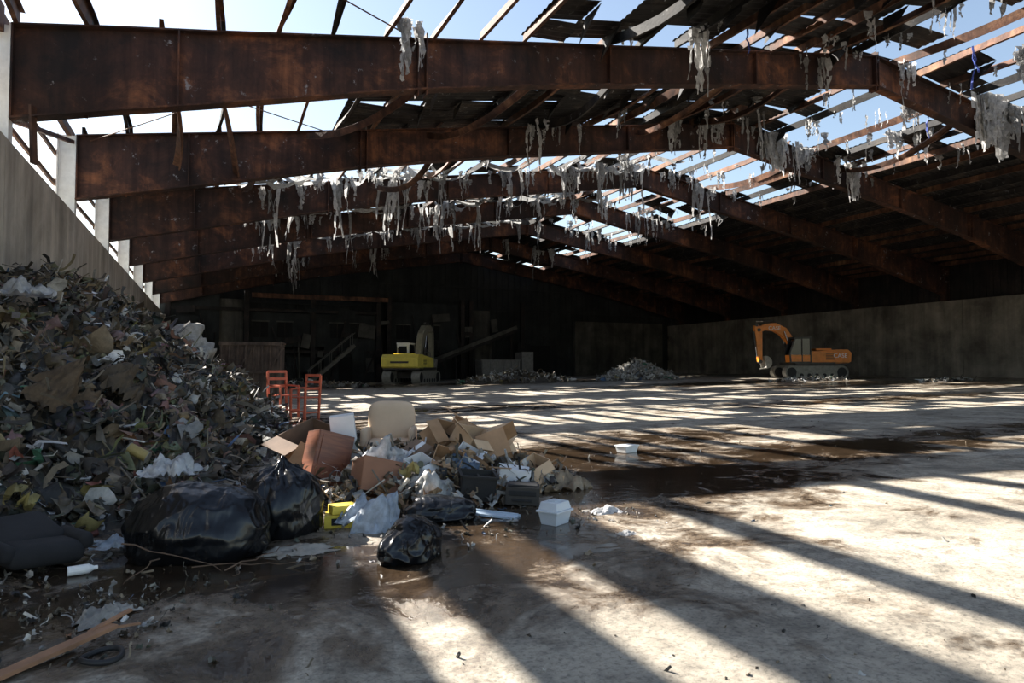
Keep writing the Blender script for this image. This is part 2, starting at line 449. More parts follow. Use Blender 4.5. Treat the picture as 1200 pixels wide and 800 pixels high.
# ------------------------------------------------------------------ generic crumpled rubbish
DARKP = [(.18,.135,.085),(.12,.095,.065),(.24,.19,.125),(.06,.05,.04),(.15,.145,.12),(.10,.11,.075),(.03,.03,.03),(.28,.225,.155),(.20,.185,.16),(.13,.095,.06),(.33,.27,.19)]
LIGHTP = [(.66,.65,.62),(.8,.8,.78),(.52,.49,.44),(.62,.58,.50),(.45,.45,.44)]
VIVID = [(.10,.18,.32),(.32,.11,.08),(.08,.22,.14),(.42,.34,.12),(.22,.36,.42),(.38,.20,.11)]
def piece(b, P, s, col, N=None):
    kind = R.random()
    E = Euler((R.uniform(-1,1), R.uniform(-1,1), R.uniform(0,6.28))).to_matrix()
    P = Vector(P)
    if kind < .50:
        a, c = s*R.uniform(.6,1.2), s*R.uniform(.3,1.); vs = []; f1, f2 = R.uniform(0,6), R.uniform(0,6)
        for i in range(5):
            for j in range(4):
                z = s*.18*(math.sin(f1+i*1.7)+math.sin(f2+j*2.1+i)) + R.uniform(-.06,.06)*s
                vs.append(P + E @ Vector(((i/4-.5)*a + R.uniform(-.12,.12)*a, (j/3-.5)*c + R.uniform(-.15,.15)*c, z)))
        b.add(vs, [(i*4+j, i*4+j+1, i*4+j+5, i*4+j+4) for i in range(4) for j in range(3)], 0, col)
    elif kind < .84:
        L = s*R.uniform(1.2,3.2); w = s*R.uniform(.10,.32); vs = []; f1 = R.uniform(0,6)
        for i in range(7):
            t_ = i/6-.5; off = s*.25*math.sin(f1+i*1.3); z = s*.2*math.cos(f1*2+i*1.1); ww = w*R.uniform(.5,1.2)
            vs += [P + E @ Vector((t_*L, off-ww/2, z)), P + E @ Vector((t_*L, off+ww/2, z+R.uniform(-.3,.3)*w))]
        b.add(vs, [(2*i, 2*i+1, 2*i+3, 2*i+2) for i in range(6)], 0, col)
    elif kind < .90:
        b.box(P, (s*R.uniform(.5,1), s*R.uniform(.2,.6), s*R.uniform(.03,.4)), tuple(E.to_euler()), 0, col)
    elif kind < .93:
        d = E @ Vector((s*.5,0,0)); b.cyl(P-d, P+d, s*.16, s*.12, 8, 0, col)
    else:
        d = E @ Vector((s*1.3,0,0)); b.beam(P-d, P+d, .012+.03*s, .012, 0, col)
def pcol(light=.12, vivid=.04):
    r = R.random()
    c = R.choice(LIGHTP) if r < light else R.choice(VIVID) if r < light+vivid else R.choice(DARKP)
    k = R.uniform(.55,1.25); return tuple(min(.85, q*k) for q in c)
trash_m = m_attr('mixed_refuse', .6, 0, .5, 30)

FOOT = [(4.6,-2.2),(5.2,-1.5),(6,-1.0),(7.5,-.25),(10,.55),(14,1.5),(20,1.8),(24,1.0),(28,-1.5),(31,-3.5)]
CAP = [(4.8,0),(6,.45),(8,1.35),(12,2.6),(15,3.15),(17.6,3.5),(23,3.35),(27,2.0),(30.5,0)]
def heap(x, y):
    f = .78*(interp(FOOT, y)-x); c = interp(CAP, y)
    k = .5; h = -math.log(math.exp(-f/k*1.) + math.exp(-c/k*1.))*k if min(f, c) > -2 else min(f, c)
    n = fbm(x*.9, y*.9, 1.)*.40 + fbm(x*3, y*3, 5.)*.20
    return h + n*min(1, max(0, h+.3))
b = B()
nx, ny, st = 92, 430, .0625
vs = []
for j in range(ny):
    for i in range(nx):
        x = XL+.01+i*st; y = 4.5+j*st
        vs.append((x, y, max(-.05, heap(x, y) + R.uniform(-.035,.035))))
fs = [(j*nx+i, j*nx+i+1, (j+1)*nx+i+1, (j+1)*nx+i) for j in range(ny-1) for i in range(nx-1)
      if max(vs[j*nx+i][2], vs[j*nx+i+1][2], vs[(j+1)*nx+i][2]) > -.04]
b.v = vs; b.f = [list(f) for f in fs]; b.mi = [0]*len(fs)
b.c = [tuple(q*(.25+.05*((f[0]//3)%7)) for q in DARKP[(f[0]*7919//13) % len(DARKP)]) for f in fs]
cnt = 0
while cnt < 18000:
    y = 4.6 + 25*R.random()**1.35; x = R.uniform(XL+.3, 2.2); h = heap(x, y)
    if h < .02: continue
    cnt += 1
    s = R.choice([.04,.05,.06,.08,.11,.15,.2,.28]) * (1 + max(0, y-9)*.03)
    # patches of similar material
    pch = fbm(x*.8+9, y*.8, h, 2)
    if pch > .12 and R.random() < .5: col = tuple(q*R.uniform(.7,1.2) for q in (.26,.20,.13))
    elif pch < -.18 and R.random() < .5: col = tuple(q*R.uniform(.6,1.2) for q in (.05,.048,.045))
    else: col = pcol(.12 if s > .09 else .26, .045)
    piece(b, (x, y, h + R.uniform(-.03,.04)), s, col)
for k in range(40):
    y = R.uniform(6,20); x = R.uniform(XL+.6, interp(FOOT,y)-.6)
    piece(b, (x, y, heap(x,y)+.03), R.uniform(.3,.6), R.choice([(.26,.20,.13),(.3,.24,.17),(.05,.05,.05),(.5,.48,.45),(.18,.13,.09),(.6,.6,.58)]))
for k in range(320):
    y = R.uniform(4.0, 14); x = interp(FOOT, y) + abs(R.gauss(0,.5))
    piece(b, (x, y, .02), R.uniform(.02,.09), pcol(.22,.04))
b.obj('trash_heap', [trash_m], smooth=True)

# ------------------------------------------------------------------ bin bags
t = NT('black_plastic'); t.set('Base Color', (.005,.0055,.0065)); t.set('Roughness', .24); t.set('Specular IOR Level', .5)
w1 = t.noise(4.5, 2, .4, 1.6, stretch=(1.6,1,.6))
t.bump(w1, .55, .04); bag_m = t.m
def bag(name, loc, dim, rz=0, seed=0, mat=bag_m, neck=True, tilt=0, amp=1.):
    bm = bmesh.new(); bmesh.ops.create_icosphere(bm, subdivisions=6, radius=1)
    for v in bm.verts:
        p = v.co.copy(); th = math.atan2(p.y, p.x)
        r = 1 + amp*(.14*noise.noise(p*1.2+Vector((seed,0,0))) - .08*abs(noise.noise(p*2.0+Vector((0,seed,0)))))
        cr = 1-min(1, abs(noise.noise(Vector((p.x*2.6, p.y*2.6, p.z*1.3))+Vector((seed,seed,0))))*4)
        r -= .020*max(0, cr)
        cr2 = 1-min(1, abs(noise.noise(Vector((p.x*5, p.y*5, p.z*2.2))+Vector((0,seed,seed))))*4)
        r += .007*max(0, cr2)
        up = max(0, p.z)
        if neck: r += .04*up*up*math.sin(11*th + 3*noise.noise(p*2))
        q = p*r
        if neck and p.z > .95:
            k = (p.z-.95)/.05; q.x = q.x*(1-.65*k) ; q.y *= 1-.65*k; q.z += .20*k*k
        if q.z < -.2: q.x *= 1+.12*min(1,(-.2-q.z)*2.2); q.y *= 1+.12*min(1,(-.2-q.z)*2.2)
        q.z = max(q.z, -.62 + .03*noise.noise(p*5))
        v.co = Vector((q.x*dim[0]/2, q.y*dim[1]/2, (q.z+.62)*dim[2]/1.6))
    me = bpy.data.meshes.new(name); bm.to_mesh(me); bm.free(); me.materials.append(mat)
    me.polygons.foreach_set('use_smooth', [True]*len(me.polygons))
    o = bpy.data.objects.new(name, me); o.location = loc; o.rotation_euler = (tilt, 0, rz); link(o)
    return o
bag('garbage_bag', (-.08,5.70,0), (1.06,.76,.54), -.35, 1.3, neck=False, amp=1.)
bag('garbage_bag', (.57,6.15,0), (.72,.62,.56), .4, 4.1, amp=.9)
bag('garbage_bag', (1.37,4.98,0), (.60,.42,.29), .9, 7.7, neck=False, amp=1.6)
bag('garbage_bag', (1.96,6.1,0), (.70,.46,.22), -.4, 9.2, neck=False, amp=1.5)
bag('garbage_bag', (2.75,8.3,0), (.7,.6,.62), -.4, 12.2)
darkcloth = m_basic('dark_fabric', (.02,.02,.022), .9)
e = empty('discarded_car_seat', (-1.10,5.75,.04), (0,0,.55))
def rbox(name, size, loc, rot, mat, parent=None, bev=.05, sub=1):
    bm = bmesh.new(); bmesh.ops.create_cube(bm, size=1); bmesh.ops.scale(bm, vec=size, verts=bm.verts)
    bmesh.ops.bevel(bm, geom=bm.edges[:]+bm.verts[:], offset=bev, segments=4, profile=.5, affect='EDGES')
    me = bpy.data.meshes.new(name); bm.to_mesh(me); bm.free(); me.materials.append(mat)
    me.polygons.foreach_set('use_smooth', [True]*len(me.polygons))
    o = bpy.data.objects.new(name, me); o.location = loc; o.rotation_euler = rot; return link(o, parent)
rbox('seat', (.48,.46,.16), (0,0,.08), (0,.08,0), darkcloth, e, .07)
rbox('backrest', (.46,.14,.42), (-.02,.22,.17), (-1.25,0,.1), darkcloth, e, .06)
rbox('bolster_1', (.10,.44,.12), (-.24,0,.13), (0,.2,0), darkcloth, e, .045)
rbox('bolster_2', (.10,.44,.12), (.24,0,.13), (0,-.2,0), darkcloth, e, .045)

# ------------------------------------------------------------------ mixed rubbish mound with boxes
card = m_basic('cardboard', (.42,.26,.145), .85, var=.2, scale=4)
card2 = m_basic('pale_cardboard', (.62,.44,.28), .85, var=.15, scale=4)
card3 = m_basic('reddish_cardboard', (.28,.14,.085), .8, var=.12, scale=4)
card4 = m_basic('dark_cardboard', (.19,.125,.085), .8, var=.2, scale=4)
whitebx = m_basic('white_cardboard', (.76,.77,.79), .6, var=.06)
wood = NT('stained_wood_panel'); wv = wood.noise(3, 8, .6, .5, stretch=(1,1,8))
wood.set('Base Color', wood.ramp(wv, [(.3,(.11,.035,.02)),(.7,(.24,.085,.04))])); wood.set('Roughness', .4); wood = wood.m
def mound(x, y):
    q = ((x-2.25)/1.75)**2 + ((y-7.7)/1.35)**2
    return .50*max(0, 1-q)**.7 + fbm(x*2, y*2, 8)*.08*(q < 1)
b = B()
for k in range(1900):
    x = R.uniform(.5,4.1); y = R.uniform(6.2,9.3); h = mound(x, y)
    if h < .03: continue
    r = R.random()
    piece(b, (x, y, h*R.random()**.4), R.choice([.06,.10,.15,.22]), pcol(.36,.05) if r < .75 else R.choice([(.46,.31,.18),(.55,.38,.23),(.33,.2,.11)]))
b.obj('mixed_rubbish', [trash_m])
def cbox(name, loc, size, rot=(0,0,0), mat=card, flaps=4, open_=True, fa=None):
    w, d, h = size; b = B(); tk = .008
    b.box((0,0,tk/2), (w,d,tk))
    for sx in (-1,1): b.box((sx*w/2,0,h/2), (tk,d,h))
    for sy in (-1,1): b.box((0,sy*d/2,h/2), (w,tk,h))
    if flaps:
        if flaps > 2:
            for sx in (-1,1):
                a = R.uniform(-1.2,1.0); L = w*.42
                b.box((sx*(w/2+L/2*math.cos(a)),0,h+L/2*math.sin(a)), (L,d*.98,tk), (0,-sx*a,0))
        for sy in (-1,1)[:max(1, flaps-2)]:
            a = R.uniform(-1.2,.9); L = d*.42
            b.box((0,sy*(d/2+L/2*math.cos(a)),h+L/2*math.sin(a)), (w*.98,L,tk), (sy*a,0,0))
    elif not open_:
        b.box((0,0,h), (w,d,tk)); b.box((0,0,h+tk), (w,.06,.002), None, 1)
    return b.obj(name, [mat, whitebx], None, loc, rot)
cbox('cardboard_box', (1.12,8.45,.16), (.52,.42,.54), (.25,-.35,.5), card4, 3)
cbox('cardboard_box', (.92,8.0,.1), (.4,.35,.40), (.5,.3,1.1), card, 2)
cbox('cardboard_box', (.80,7.35,.05), (.34,.28,.26), (.2,.4,.6), card4, 0, False)
cbox('cardboard_box', (1.55,6.98,.10), (.46,.30,.34), (-.30,.25,.15), card3, flaps=0, open_=False)
cbox('cardboard_box', (2.80,7.75,.32), (.44,.34,.34), (.5,.2,.4), card2, 3)
cbox('cardboard_box', (3.15,7.5,.26), (.42,.34,.34), (-.4,.5,1.0), card, 2)
cbox('cardboard_box', (3.45,7.2,.08), (.36,.28,.24), (.2,-.4,.2), card2, 2)
cbox('cardboard_box', (2.50,8.05,.44), (.40,.32,.30), (.9,.2,.7), card, 3)
cbox('cardboard_box', (2.15,7.55,.28), (.34,.28,.22), (.3,-.5,.3), card4, 0, False)
cbox('cardboard_box', (2.95,8.35,.34), (.44,.38,.36), (.2,.5,.1), card, 3)
cbox('cardboard_box', (3.35,7.95,.20), (.40,.32,.30), (-.3,-.4,.8), card2, 3)
cbox('cardboard_box', (2.35,7.15,.30), (.30,.24,.20), (.7,.3,-.4), card, 2)
cbox('cardboard_box', (3.05,6.9,.16), (.34,.24,.14), (.1,.15,-.3), whitebx, flaps=0, open_=False)
cbox('cardboard_box', (3.72,7.1,.02), (.28,.22,.14), (.15,.2,.5), card2, 2)
cbox('cardboard_box', (2.62,7.35,.32), (.30,.22,.16), (.5,-.3,.9), whitebx, 2)
cbox('white_carton', (1.45,7.95,.24), (.26,.14,.62), (.12,-.12,-.25), whitebx, flaps=0, open_=False)
cbox('white_carton', (2.02,7.1,.24), (.26,.22,.2), (.4,-.2,.5), whitebx, 1)
b = B(); b.box((0,0,.34), (.40,.03,.68)); b.box((-.2,.14,.34), (.02,.3,.68)); b.box((.2,.14,.34), (.02,.3,.68)); b.box((0,.14,.67), (.42,.3,.02)); b.box((0,.14,.02), (.4,.3,.02))
b.box((0,-.02,.34), (.33,.012,.58)); b.cyl((.13,-.03,.36), (.13,-.06,.36), .015)
b.obj('broken_wooden_cabinet', [wood], None, (1.12,7.5,.03), (-.15,.28,.25), bevel=.004)
yellowb = m_basic('yellow_carton', (.74,.56,.06), .55, var=.1); blueb = m_basic('pale_blue_plastic', (.45,.55,.66), .4, var=.1)
b = B(); b.box((0,0,.055), (.26,.18,.11)); b.box((.02,.02,.15), (.22,.16,.07), (0,0,.3)); b.box((0,-.092,.055), (.14,.004,.06), None, 1)
b.obj('yellow_carton', [yellowb, darkcloth], None, (1.06,6.18,0), (0,0,-.2), bevel=.004)
b = B(); b.cyl((-.1,0,0),(.1,0,0),.055,.055,20); b.cyl((-.107,0,0),(-.1,0,0),.06,.06,20,1); b.cyl((.1,0,0),(.107,0,0),.06,.06,20,1)
b.obj('yellow_tin_can', [m_basic('old_yellow_label', (.34,.26,.09), .5), greyp], None, (-.66,7.85,.54), (.2,.5,-.3))
plast = m_attr('crumpled_plastic', .35, .3, .3, 15)
cloth_m = m_attr('dirty_cloth', .9, 0, .5, 12)
def crumple(name, loc, w, d, h, col, seed, mat=None, rot=(0,0,0)):
    b = B(); n = 26; vs = []
    for j in range(n):
        for i in range(n):
            u, v = i/(n-1)-.5, j/(n-1)-.5; q = max(0, 1-4*(u*u+v*v))
            vs.append((u*w*(1+.6*noise.noise(Vector((v*5,seed,u*3)))), v*d*(1+.6*noise.noise(Vector((u*5,seed,0)))), max(.004, h*(q**.6)*(.5+.9*noise.noise(Vector((u*3,v*3,seed)))) + h*.5*abs(noise.noise(Vector((u*9,v*9,seed)))))))
    b.add(vs, [(j*n+i, j*n+i+1, (j+1)*n+i+1, (j+1)*n+i) for j in range(n-1) for i in range(n-1)], 0, col)
    return b.obj(name, [mat or plast], None, loc, rot, smooth=True)
crumple('crumpled_plastic_sheet', (1.33,6.02,.0), .55,.5,.34, (.62,.70,.80), 2, rot=(.35,0,.4))
crumple('crumpled_plastic_sheet', (-.30,6.7,.46), .42,.3,.2, (.78,.79,.8), 5)
crumple('crumpled_plastic_sheet', (2.05,6.75,.12), .5,.45,.32, (.70,.70,.68), 8, rot=(.5,0,.2))
crumple('crumpled_plastic_sheet', (1.7,7.3,.35), .5,.4,.3, (.78,.78,.78), 11, rot=(.5,0,.2))
crumple('crumpled_plastic_sheet', (2.5,7.1,.25), .4,.4,.3, (.20,.28,.40), 14, rot=(.5,0,.2))
crumple('crumpled_plastic_sheet', (-2.3,11.0,2.35), .5,.4,.25, (.7,.7,.68), 51)
crumple('crumpled_plastic_sheet', (-.6,11.5,1.15), .35,.3,.2, (.75,.75,.72), 53)
crumple('torn_paper', (3.5,5.7,.0), .32,.22,.07, (.75,.75,.75), 17)
crumple('torn_paper', (.62,5.45,.0), .45,.3,.05, (.6,.55,.46), 19)
crumple('torn_paper', (-.62,6.0,.05), .3,.25,.08, (.6,.7,.8), 21)
crumple('torn_paper', (3.75,6.95,.0), .5,.35,.25, (.5,.38,.25), 23)
crumple('torn_paper', (3.2,4.9,.0), .16,.12,.04, (.6,.6,.6), 33)
crumple('discarded_rag', (-.52,4.45,0), .32,.15,.09, (.40,.37,.33), 29, cloth_m, rot=(0,0,.8))
crumple('burlap_sack', (-1.45,8.5,1.0), .6,.6,.5, (.15,.105,.065), 41, cloth_m, rot=(.5,.5,.3))
crumple('burlap_sack', (-1.05,9.7,1.1), .5,.7,.4, (.12,.09,.06), 43, cloth_m, rot=(.3,.6,.3))
crumple('grey_tarpaulin', (-.55,18.2,1.75), 1.5,2.4,.6, (.42,.40,.36), 31, cloth_m, rot=(0,.70,0))
b = B(); b.box((0,0,.02), (.56,.16,.02)); b.box((.02,.03,.035), (.5,.03,.02)); b.obj('discarded_board', [blueb], None, (2.42,6.02,.0), (0,.04,-.75))
b = B()
b.box((0,0,.01), (.34,.26,.02))
for sx in (-1,1): b.box((sx*.17,0,.13), (.012,.26,.25), (0,sx*.06,0))
for sy in (-1,1): b.box((0,sy*.13,.13), (.34,.012,.25), (-sy*.06,0,0))
b.box((0,-.145,.25), (.37,.03,.02)); b.box((0,.145,.25), (.37,.03,.02)); b.box((-.185,0,.25), (.03,.29,.02)); b.box((.185,0,.25), (.03,.29,.02))
b.obj('black_plastic_crate', [black], None, (2.5,6.62,.06), (.1,.1,-.2))
b = B(); b.box((0,0,.09), (.34,.22,.18)); b.box((0,-.113,.12), (.28,.01,.05), None, 1); b.box((0,0,.19), (.30,.18,.02), None, 1); b.box((0,-.12,.05), (.2,.03,.02), None, 1)
b.obj('discarded_printer', [steel, black], None, (2.92,6.38,.02), (.05,.05,-.45), bevel=.008)
b = B()
def frus(b, z0, z1, a0, b0, a1, b1, mi=0):
    vs = [(-a0,-b0,z0),(a0,-b0,z0),(a0,b0,z0),(-a0,b0,z0),(-a1,-b1,z1),(a1,-b1,z1),(a1,b1,z1),(-a1,b1,z1)]
    b.add(vs, [(0,3,2,1),(4,5,6,7),(0,1,5,4),(1,2,6,5),(2,3,7,6),(3,0,4,7)], mi)
frus(b, 0, .11, .10,.08,.12,.10); frus(b, .11,.13,.135,.115,.135,.115); frus(b,.13,.20,.12,.10,.10,.085); frus(b,.20,.21,.06,.04,.06,.04)
b.obj('white_plastic_tub', [m_basic('white_plastic', (.62,.68,.74), .3, var=.05, bump=.02)], None, (2.84,5.5,0), (0,0,.5), bevel=.02)
b = B(); frus(b, 0,.10,.13,.09,.16,.11); frus(b,.10,.12,.17,.12,.17,.12)
b.obj('white_plastic_tub', [whitep], None, (6.0,9.15,.06), (0,0,.3), bevel=.01)
ch = m_basic('beige_upholstery', (.66,.50,.35), .9, var=.08, scale=3)
e = empty('upholstered_armchair', (2.15,8.85,0), (0,0,-.35))
bm = bmesh.new(); bmesh.ops.create_cube(bm, size=1); bmesh.ops.subdivide_edges(bm, edges=bm.edges[:], cuts=10, use_grid_fill=True)
for v in bm.verts:
    x, y, z = v.co; X, Y, Z = 2*x, 2*y, 2*z
    rr = (abs(X)**4 + abs(Z)**4)**.25; mxx = max(abs(X), abs(Z), 1e-6); sc_ = mxx/max(rr, 1e-6)
    v.co = Vector((X*sc_*.31, Y*.085*max(.25, 1-.6*mxx**6), Z*sc_*.27))
me = bpy.data.meshes.new('backrest'); bm.to_mesh(me); bm.free(); me.materials.append(ch); me.polygons.foreach_set('use_smooth', [True]*len(me.polygons))
o = bpy.data.objects.new('backrest', me); o.location = (0,.20,.68); o.rotation_euler = (-.16,0,0); link(o, e)
rbox('seat', (.56,.54,.14), (0,-.08,.40), (0,0,0), ch, e, .06)
rbox('arm_1', (.09,.46,.24), (-.30,-.06,.50), (0,0,0), ch, e, .04)
rbox('arm_2', (.09,.46,.24), (.30,-.06,.50), (0,0,0), ch, e, .04)
b = B(); b.cyl((0,-.05,.08), (0,-.05,.34), .03)
for k in range(5):
    a = k*1.2566; b.beam((0,-.05,.10), (.28*math.cos(a), -.05+.28*math.sin(a), .06), .05, .04); b.cyl((.28*math.cos(a)-.02, -.05+.28*math.sin(a), .03), (.28*math.cos(a)+.02, -.05+.28*math.sin(a), .03), .03)
b.obj('swivel_base', [black], e)

b = B()
b.beam((-.86,3.72,.03), (-.45,4.16,.05), .07, .02); b.beam((-.9,3.75,.015), (-.6,4.02,.02), .03, .015); b.beam((-.55,4.10,.05), (-.38,4.26,.09), .03, .012); b.beam((-.95,3.6,.01),(-.83,3.76,.02), .03,.012)
b.beam((-.5,4.12,.05),(-.33,4.2,.03),.018,.01)
b.obj('splintered_plank', [m_basic('raw_wood', (.34,.18,.10), .8, scale=10)])
me = bpy.data.meshes.new('rubber_ring'); bm = bmesh.new()
nM, nm = 40, 10; ring = []
for i in range(nM):
    A = 2*math.pi*i/nM; row = []
    for j in range(nm):
        a = 2*math.pi*j/nm; r = .085 + .014*math.cos(a); row.append(bm.verts.new((r*math.cos(A), r*math.sin(A), .016+.014*math.sin(a)+.006*math.sin(2*A))))
    ring.append(row)
for i in range(nM):
    for j in range(nm): bm.faces.new((ring[i][j], ring[(i+1)%nM][j], ring[(i+1)%nM][(j+1)%nm], ring[i][(j+1)%nm]))
bm.to_mesh(me); bm.free(); me.materials.append(black)
link(bpy.data.objects.new('rubber_ring', me)).location = (-.46,3.84,0)
b = B()
def stick(p, q, r=.006):
    P = Vector(p); Q = Vector(q); last = P
    for k in range(1, 8):
        c = P.lerp(Q, k/7) + Vector((R.uniform(-.03,.03), R.uniform(-.03,.03), R.uniform(0,.02))); b.cyl(last, c, r*(1-.08*k), r*(1-.08*(k+1)), 6); last = c
stick((-.55,5.45,.18),(.1,5.0,.04)); stick((.1,5.0,.04),(.55,5.25,.1)); stick((-.1,5.1,.06),(.7,5.0,.02),.005); stick((.2,5.1,.05),(.15,4.85,.02),.004); stick((-.3,5.25,.1),(-.5,5.0,.02),.005)
b.obj('fallen_branches', [m_basic('bark', (.14,.09,.06), .9)])
b = B(); b.cyl((0,0,.035), (.12,.03,.035), .032, .032, 14); b.cyl((.12,.03,.035), (.15,.0375,.035), .03, .013, 14); b.cyl((.15,.0375,.035),(.17,.0425,.035), .014,.014,14)
b.obj('plastic_bottle', [whitep], None, (-.86,5.42,.0))
b = B()
for dx in (0,.09): b.cyl((dx,0,0),(dx,0,.34),.012)
for z in (.06,.18,.3): b.cyl((0,0,z),(.09,0,z),.008)
b.cyl((0,0,.34),(-.2,.15,.4),.012); b.cyl((.09,0,.34),(-.11,.17,.4),.012)
b.obj('broken_metal_stand', [m_basic('grey_tube', (.4,.4,.42), .35, .6)], None, (-1.27,5.1,.0))
b = B()
for k in range(330):
    d = 3.2+ 38*R.random()**1.6; a = R.uniform(-.35,.62)
    x = d*math.sin(a+.4145); y = d*math.cos(a+.4145)
    if not (XL+.3 < x < XR-1 and y < 55): continue
    piece(b, (x, y, fz(x)+.004), R.uniform(.008,.025)*(1+d*.09), pcol(.3,.02))
for k in range(190):
    piece(b, (R.gauss(1.8,1.1), R.gauss(5.9,.5), .01), R.uniform(.02,.07), pcol(.35,.06))
for k in range(100):
    piece(b, (R.gauss(3.6,.6), R.gauss(5.9,.4), .01), R.uniform(.015,.05), pcol(.4,.05))
for k in range(320):
    piece(b, (R.gauss(-.75,.5), R.gauss(4.6,.45), .01), R.uniform(.012,.05), pcol(.22,.03))
b.obj('scattered_litter', [trash_m])

# ------------------------------------------------------------------ excavators
def excavator(name, loc, rz, paint, boom, stick_, bucket_ang=0, label=None, cabcol=None, boomm=None, sc=1.):
    e = empty(name, loc, (0,0,rz)); boomm = boomm or paint; e.scale = (sc,sc,sc)
    for s, nm in ((-1,'track_1'), (1,'track_2')):
        b = B(); yc = s*1.05; w = .3; L, r = 1.75, .42; pts = []
        for k in range(13):
            a = -math.pi/2 + math.pi*k/12; pts.append((L+r*math.cos(a), r+r*math.sin(a)))
        for k in range(13):
            a = math.pi/2 + math.pi*k/12; pts.append((-L+r*math.cos(a), r+r*math.sin(a)))
        b.prism(pts, yc-w*.8, yc+w*.8)
        per = []
        for k in range(len(pts)):
            p, q = Vector(pts[k]), Vector(pts[(k+1)%len(pts)]); n = max(1, int((q-p).length/.18))
            for m_ in range(n): per.append((p.lerp(q, m_/n), (q-p)))
        for p, d in per:
            b.box((p.x, yc, p.y), (.14, 2*w, .06), (0, -math.atan2(d.y, d.x), 0))
        for k in range(7):
            xx = -1.6+k*.533; b.cyl((xx, yc-w*.85, .2), (xx, yc+w*.85, .2), .14, n=12, mi=1)
        for xx in (-L, L): b.cyl((xx, yc-w*.9, r), (xx, yc+w*.9, r), .33, n=16, mi=1)
        b.obj(nm, [greyp, black], e)
    b = B(); b.box((0,0,.55), (1.8,1.6,.4)); b.cyl((0,0,.7),(0,0,.95), .7, n=24); b.obj('undercarriage', [steel], e)
    b = B()
    b.box((-.35,0,1.02), (3.7,2.6,.16), None, 1)
    b.prism([(-1.3,1.1),(.9,1.1),(.9,1.75),(-1.3,1.95)], -1.28, -.35)
    b.prism([(-1.3,1.1),(.35,1.1),(.35,1.85),(-1.3,1.95)], -.4, 1.28)
    pts = [(-1.3,1.0),(-2.1,1.0),(-2.4,1.15),(-2.45,1.75),(-2.2,1.98),(-1.3,1.98)]
    b.prism(pts, -1.3, 1.3)
    b.box((-.7,.3,2.0), (1.1,1.2,.14)); b.cyl((-.9,.7,2.0),(-.9,.7,2.45),.06, mi=1)
    for k in range(5): b.box((-.95, 1.29, 1.3+.09*k), (.6,.02,.04), None, 1); b.box((-.95, -1.29, 1.3+.09*k), (.6,.02,.04), None, 1)
    b.box((-2.46,0,1.45), (.02,1.3,.12), None, 1)
    b.box((.5,-1.15,1.9),(.04,.04,.5),None,1); b.box((-.1,-1.15,2.15),(1.2,.04,.04),None,1); b.box((-.7,-1.15,2.05),(.04,.04,.25),None,1)
    b.obj('house', [paint, steel], e, bevel=.04)
    b = B(); cm = cabcol or steel
    b.prism([(.4,1.1),(1.75,1.1),(1.82,1.75),(1.45,2.72),(.4,2.75)], .42, 1.25, 1)
    fr = [(.4,1.1),(1.78,1.1),(1.85,1.75),(1.48,2.75),(.4,2.78)]
    for yy in (.42, 1.25):
        for p, q in zip(fr, fr[1:]+fr[:1]): b.beam((p[0],yy,p[1]), (q[0],yy,q[1]), .07, .09)
    b.box((.93,.835,2.80), (1.2,.95,.12)); b.prism([(.4,1.1),(1.8,1.1),(1.84,1.6),(.4,1.6)], .40, 1.27, 2); b.beam((1.0,1.27,1.1),(1.0,1.27,2.7),.05,.06)
    if cabcol: b.box((.37,.835,2.2), (.05,.9,1.15)); b.box((.34,.835,2.3), (.03,.6,.6), None, 1)
    b.obj('cab', [cm, glassm, paint], e)
    def limb(pts, ths, hw, nm, mt):
        b = B(); n = len(pts); up = []; dn = []
        for k in range(n):
            p = Vector(pts[k]); d = (Vector(pts[min(k+1,n-1)])-Vector(pts[max(k-1,0)])).normalized(); nn = Vector((-d.y, d.x))
            up.append(p+nn*ths[k]/2); dn.append(p-nn*ths[k]/2)
        for k in range(n-1):
            b.prism([tuple(dn[k]), tuple(dn[k+1]), tuple(up[k+1]), tuple(up[k])], -hw-.15, hw-.15)
        for P in (pts[0], pts[-1]): b.cyl((P[0],-hw-.2,P[1]), (P[0],hw-.1,P[1]), .12, n=14, mi=1)
        return b.obj(nm, [mt, steel], e)
    limb(boom, [.35,.5,.62,.58,.45,.32], .22, 'boom', boomm)
    limb(stick_, [.3,.5,.38,.26], .17, 'stick', boomm)
    b = B()
    def ram(p, q, yy):
        P = Vector((p[0],yy,p[1])); Q = Vector((q[0],yy,q[1])); b.cyl(P, P.lerp(Q,.6), .085, n=12); b.cyl(P.lerp(Q,.55), Q, .045, n=10, mi=1)
    for yy in (-.5,.2): ram((1.0,1.15), (boom[2][0], boom[2][1]), yy)
    ram((boom[3][0], boom[3][1]+.42), (stick_[0][0], stick_[0][1]+.25), -.15)
    ram((stick_[1][0]+.3, stick_[1][1]), (stick_[-1][0]+.2, stick_[-1][1]+.35), -.15)
    b.obj('hydraulic_rams', [steel, chrome], e)
    b = B(); prof = []
    for k in range(9):
        a = math.pi*(.5) + math.pi*1.05*k/8; prof.append((.42*math.cos(a)*1.0, .42*math.sin(a)))
    out = [(x*1.08, z*1.08) for x, z in prof]
    for k in range(8): b.prism([prof[k], prof[k+1], out[k+1], out[k]], -.5, .5)
    for yy in (-.5,.5): b.prism(prof, yy-.02, yy+.02)
    for k in range(5): b.box((prof[-1][0]+.05, -.42+k*.21, prof[-1][1]), (.2,.06,.05))
    b.obj('bucket', [greyp], e, (stick_[-1][0]-.25, -.15, stick_[-1][1]-.05), (0, bucket_ang, 0))
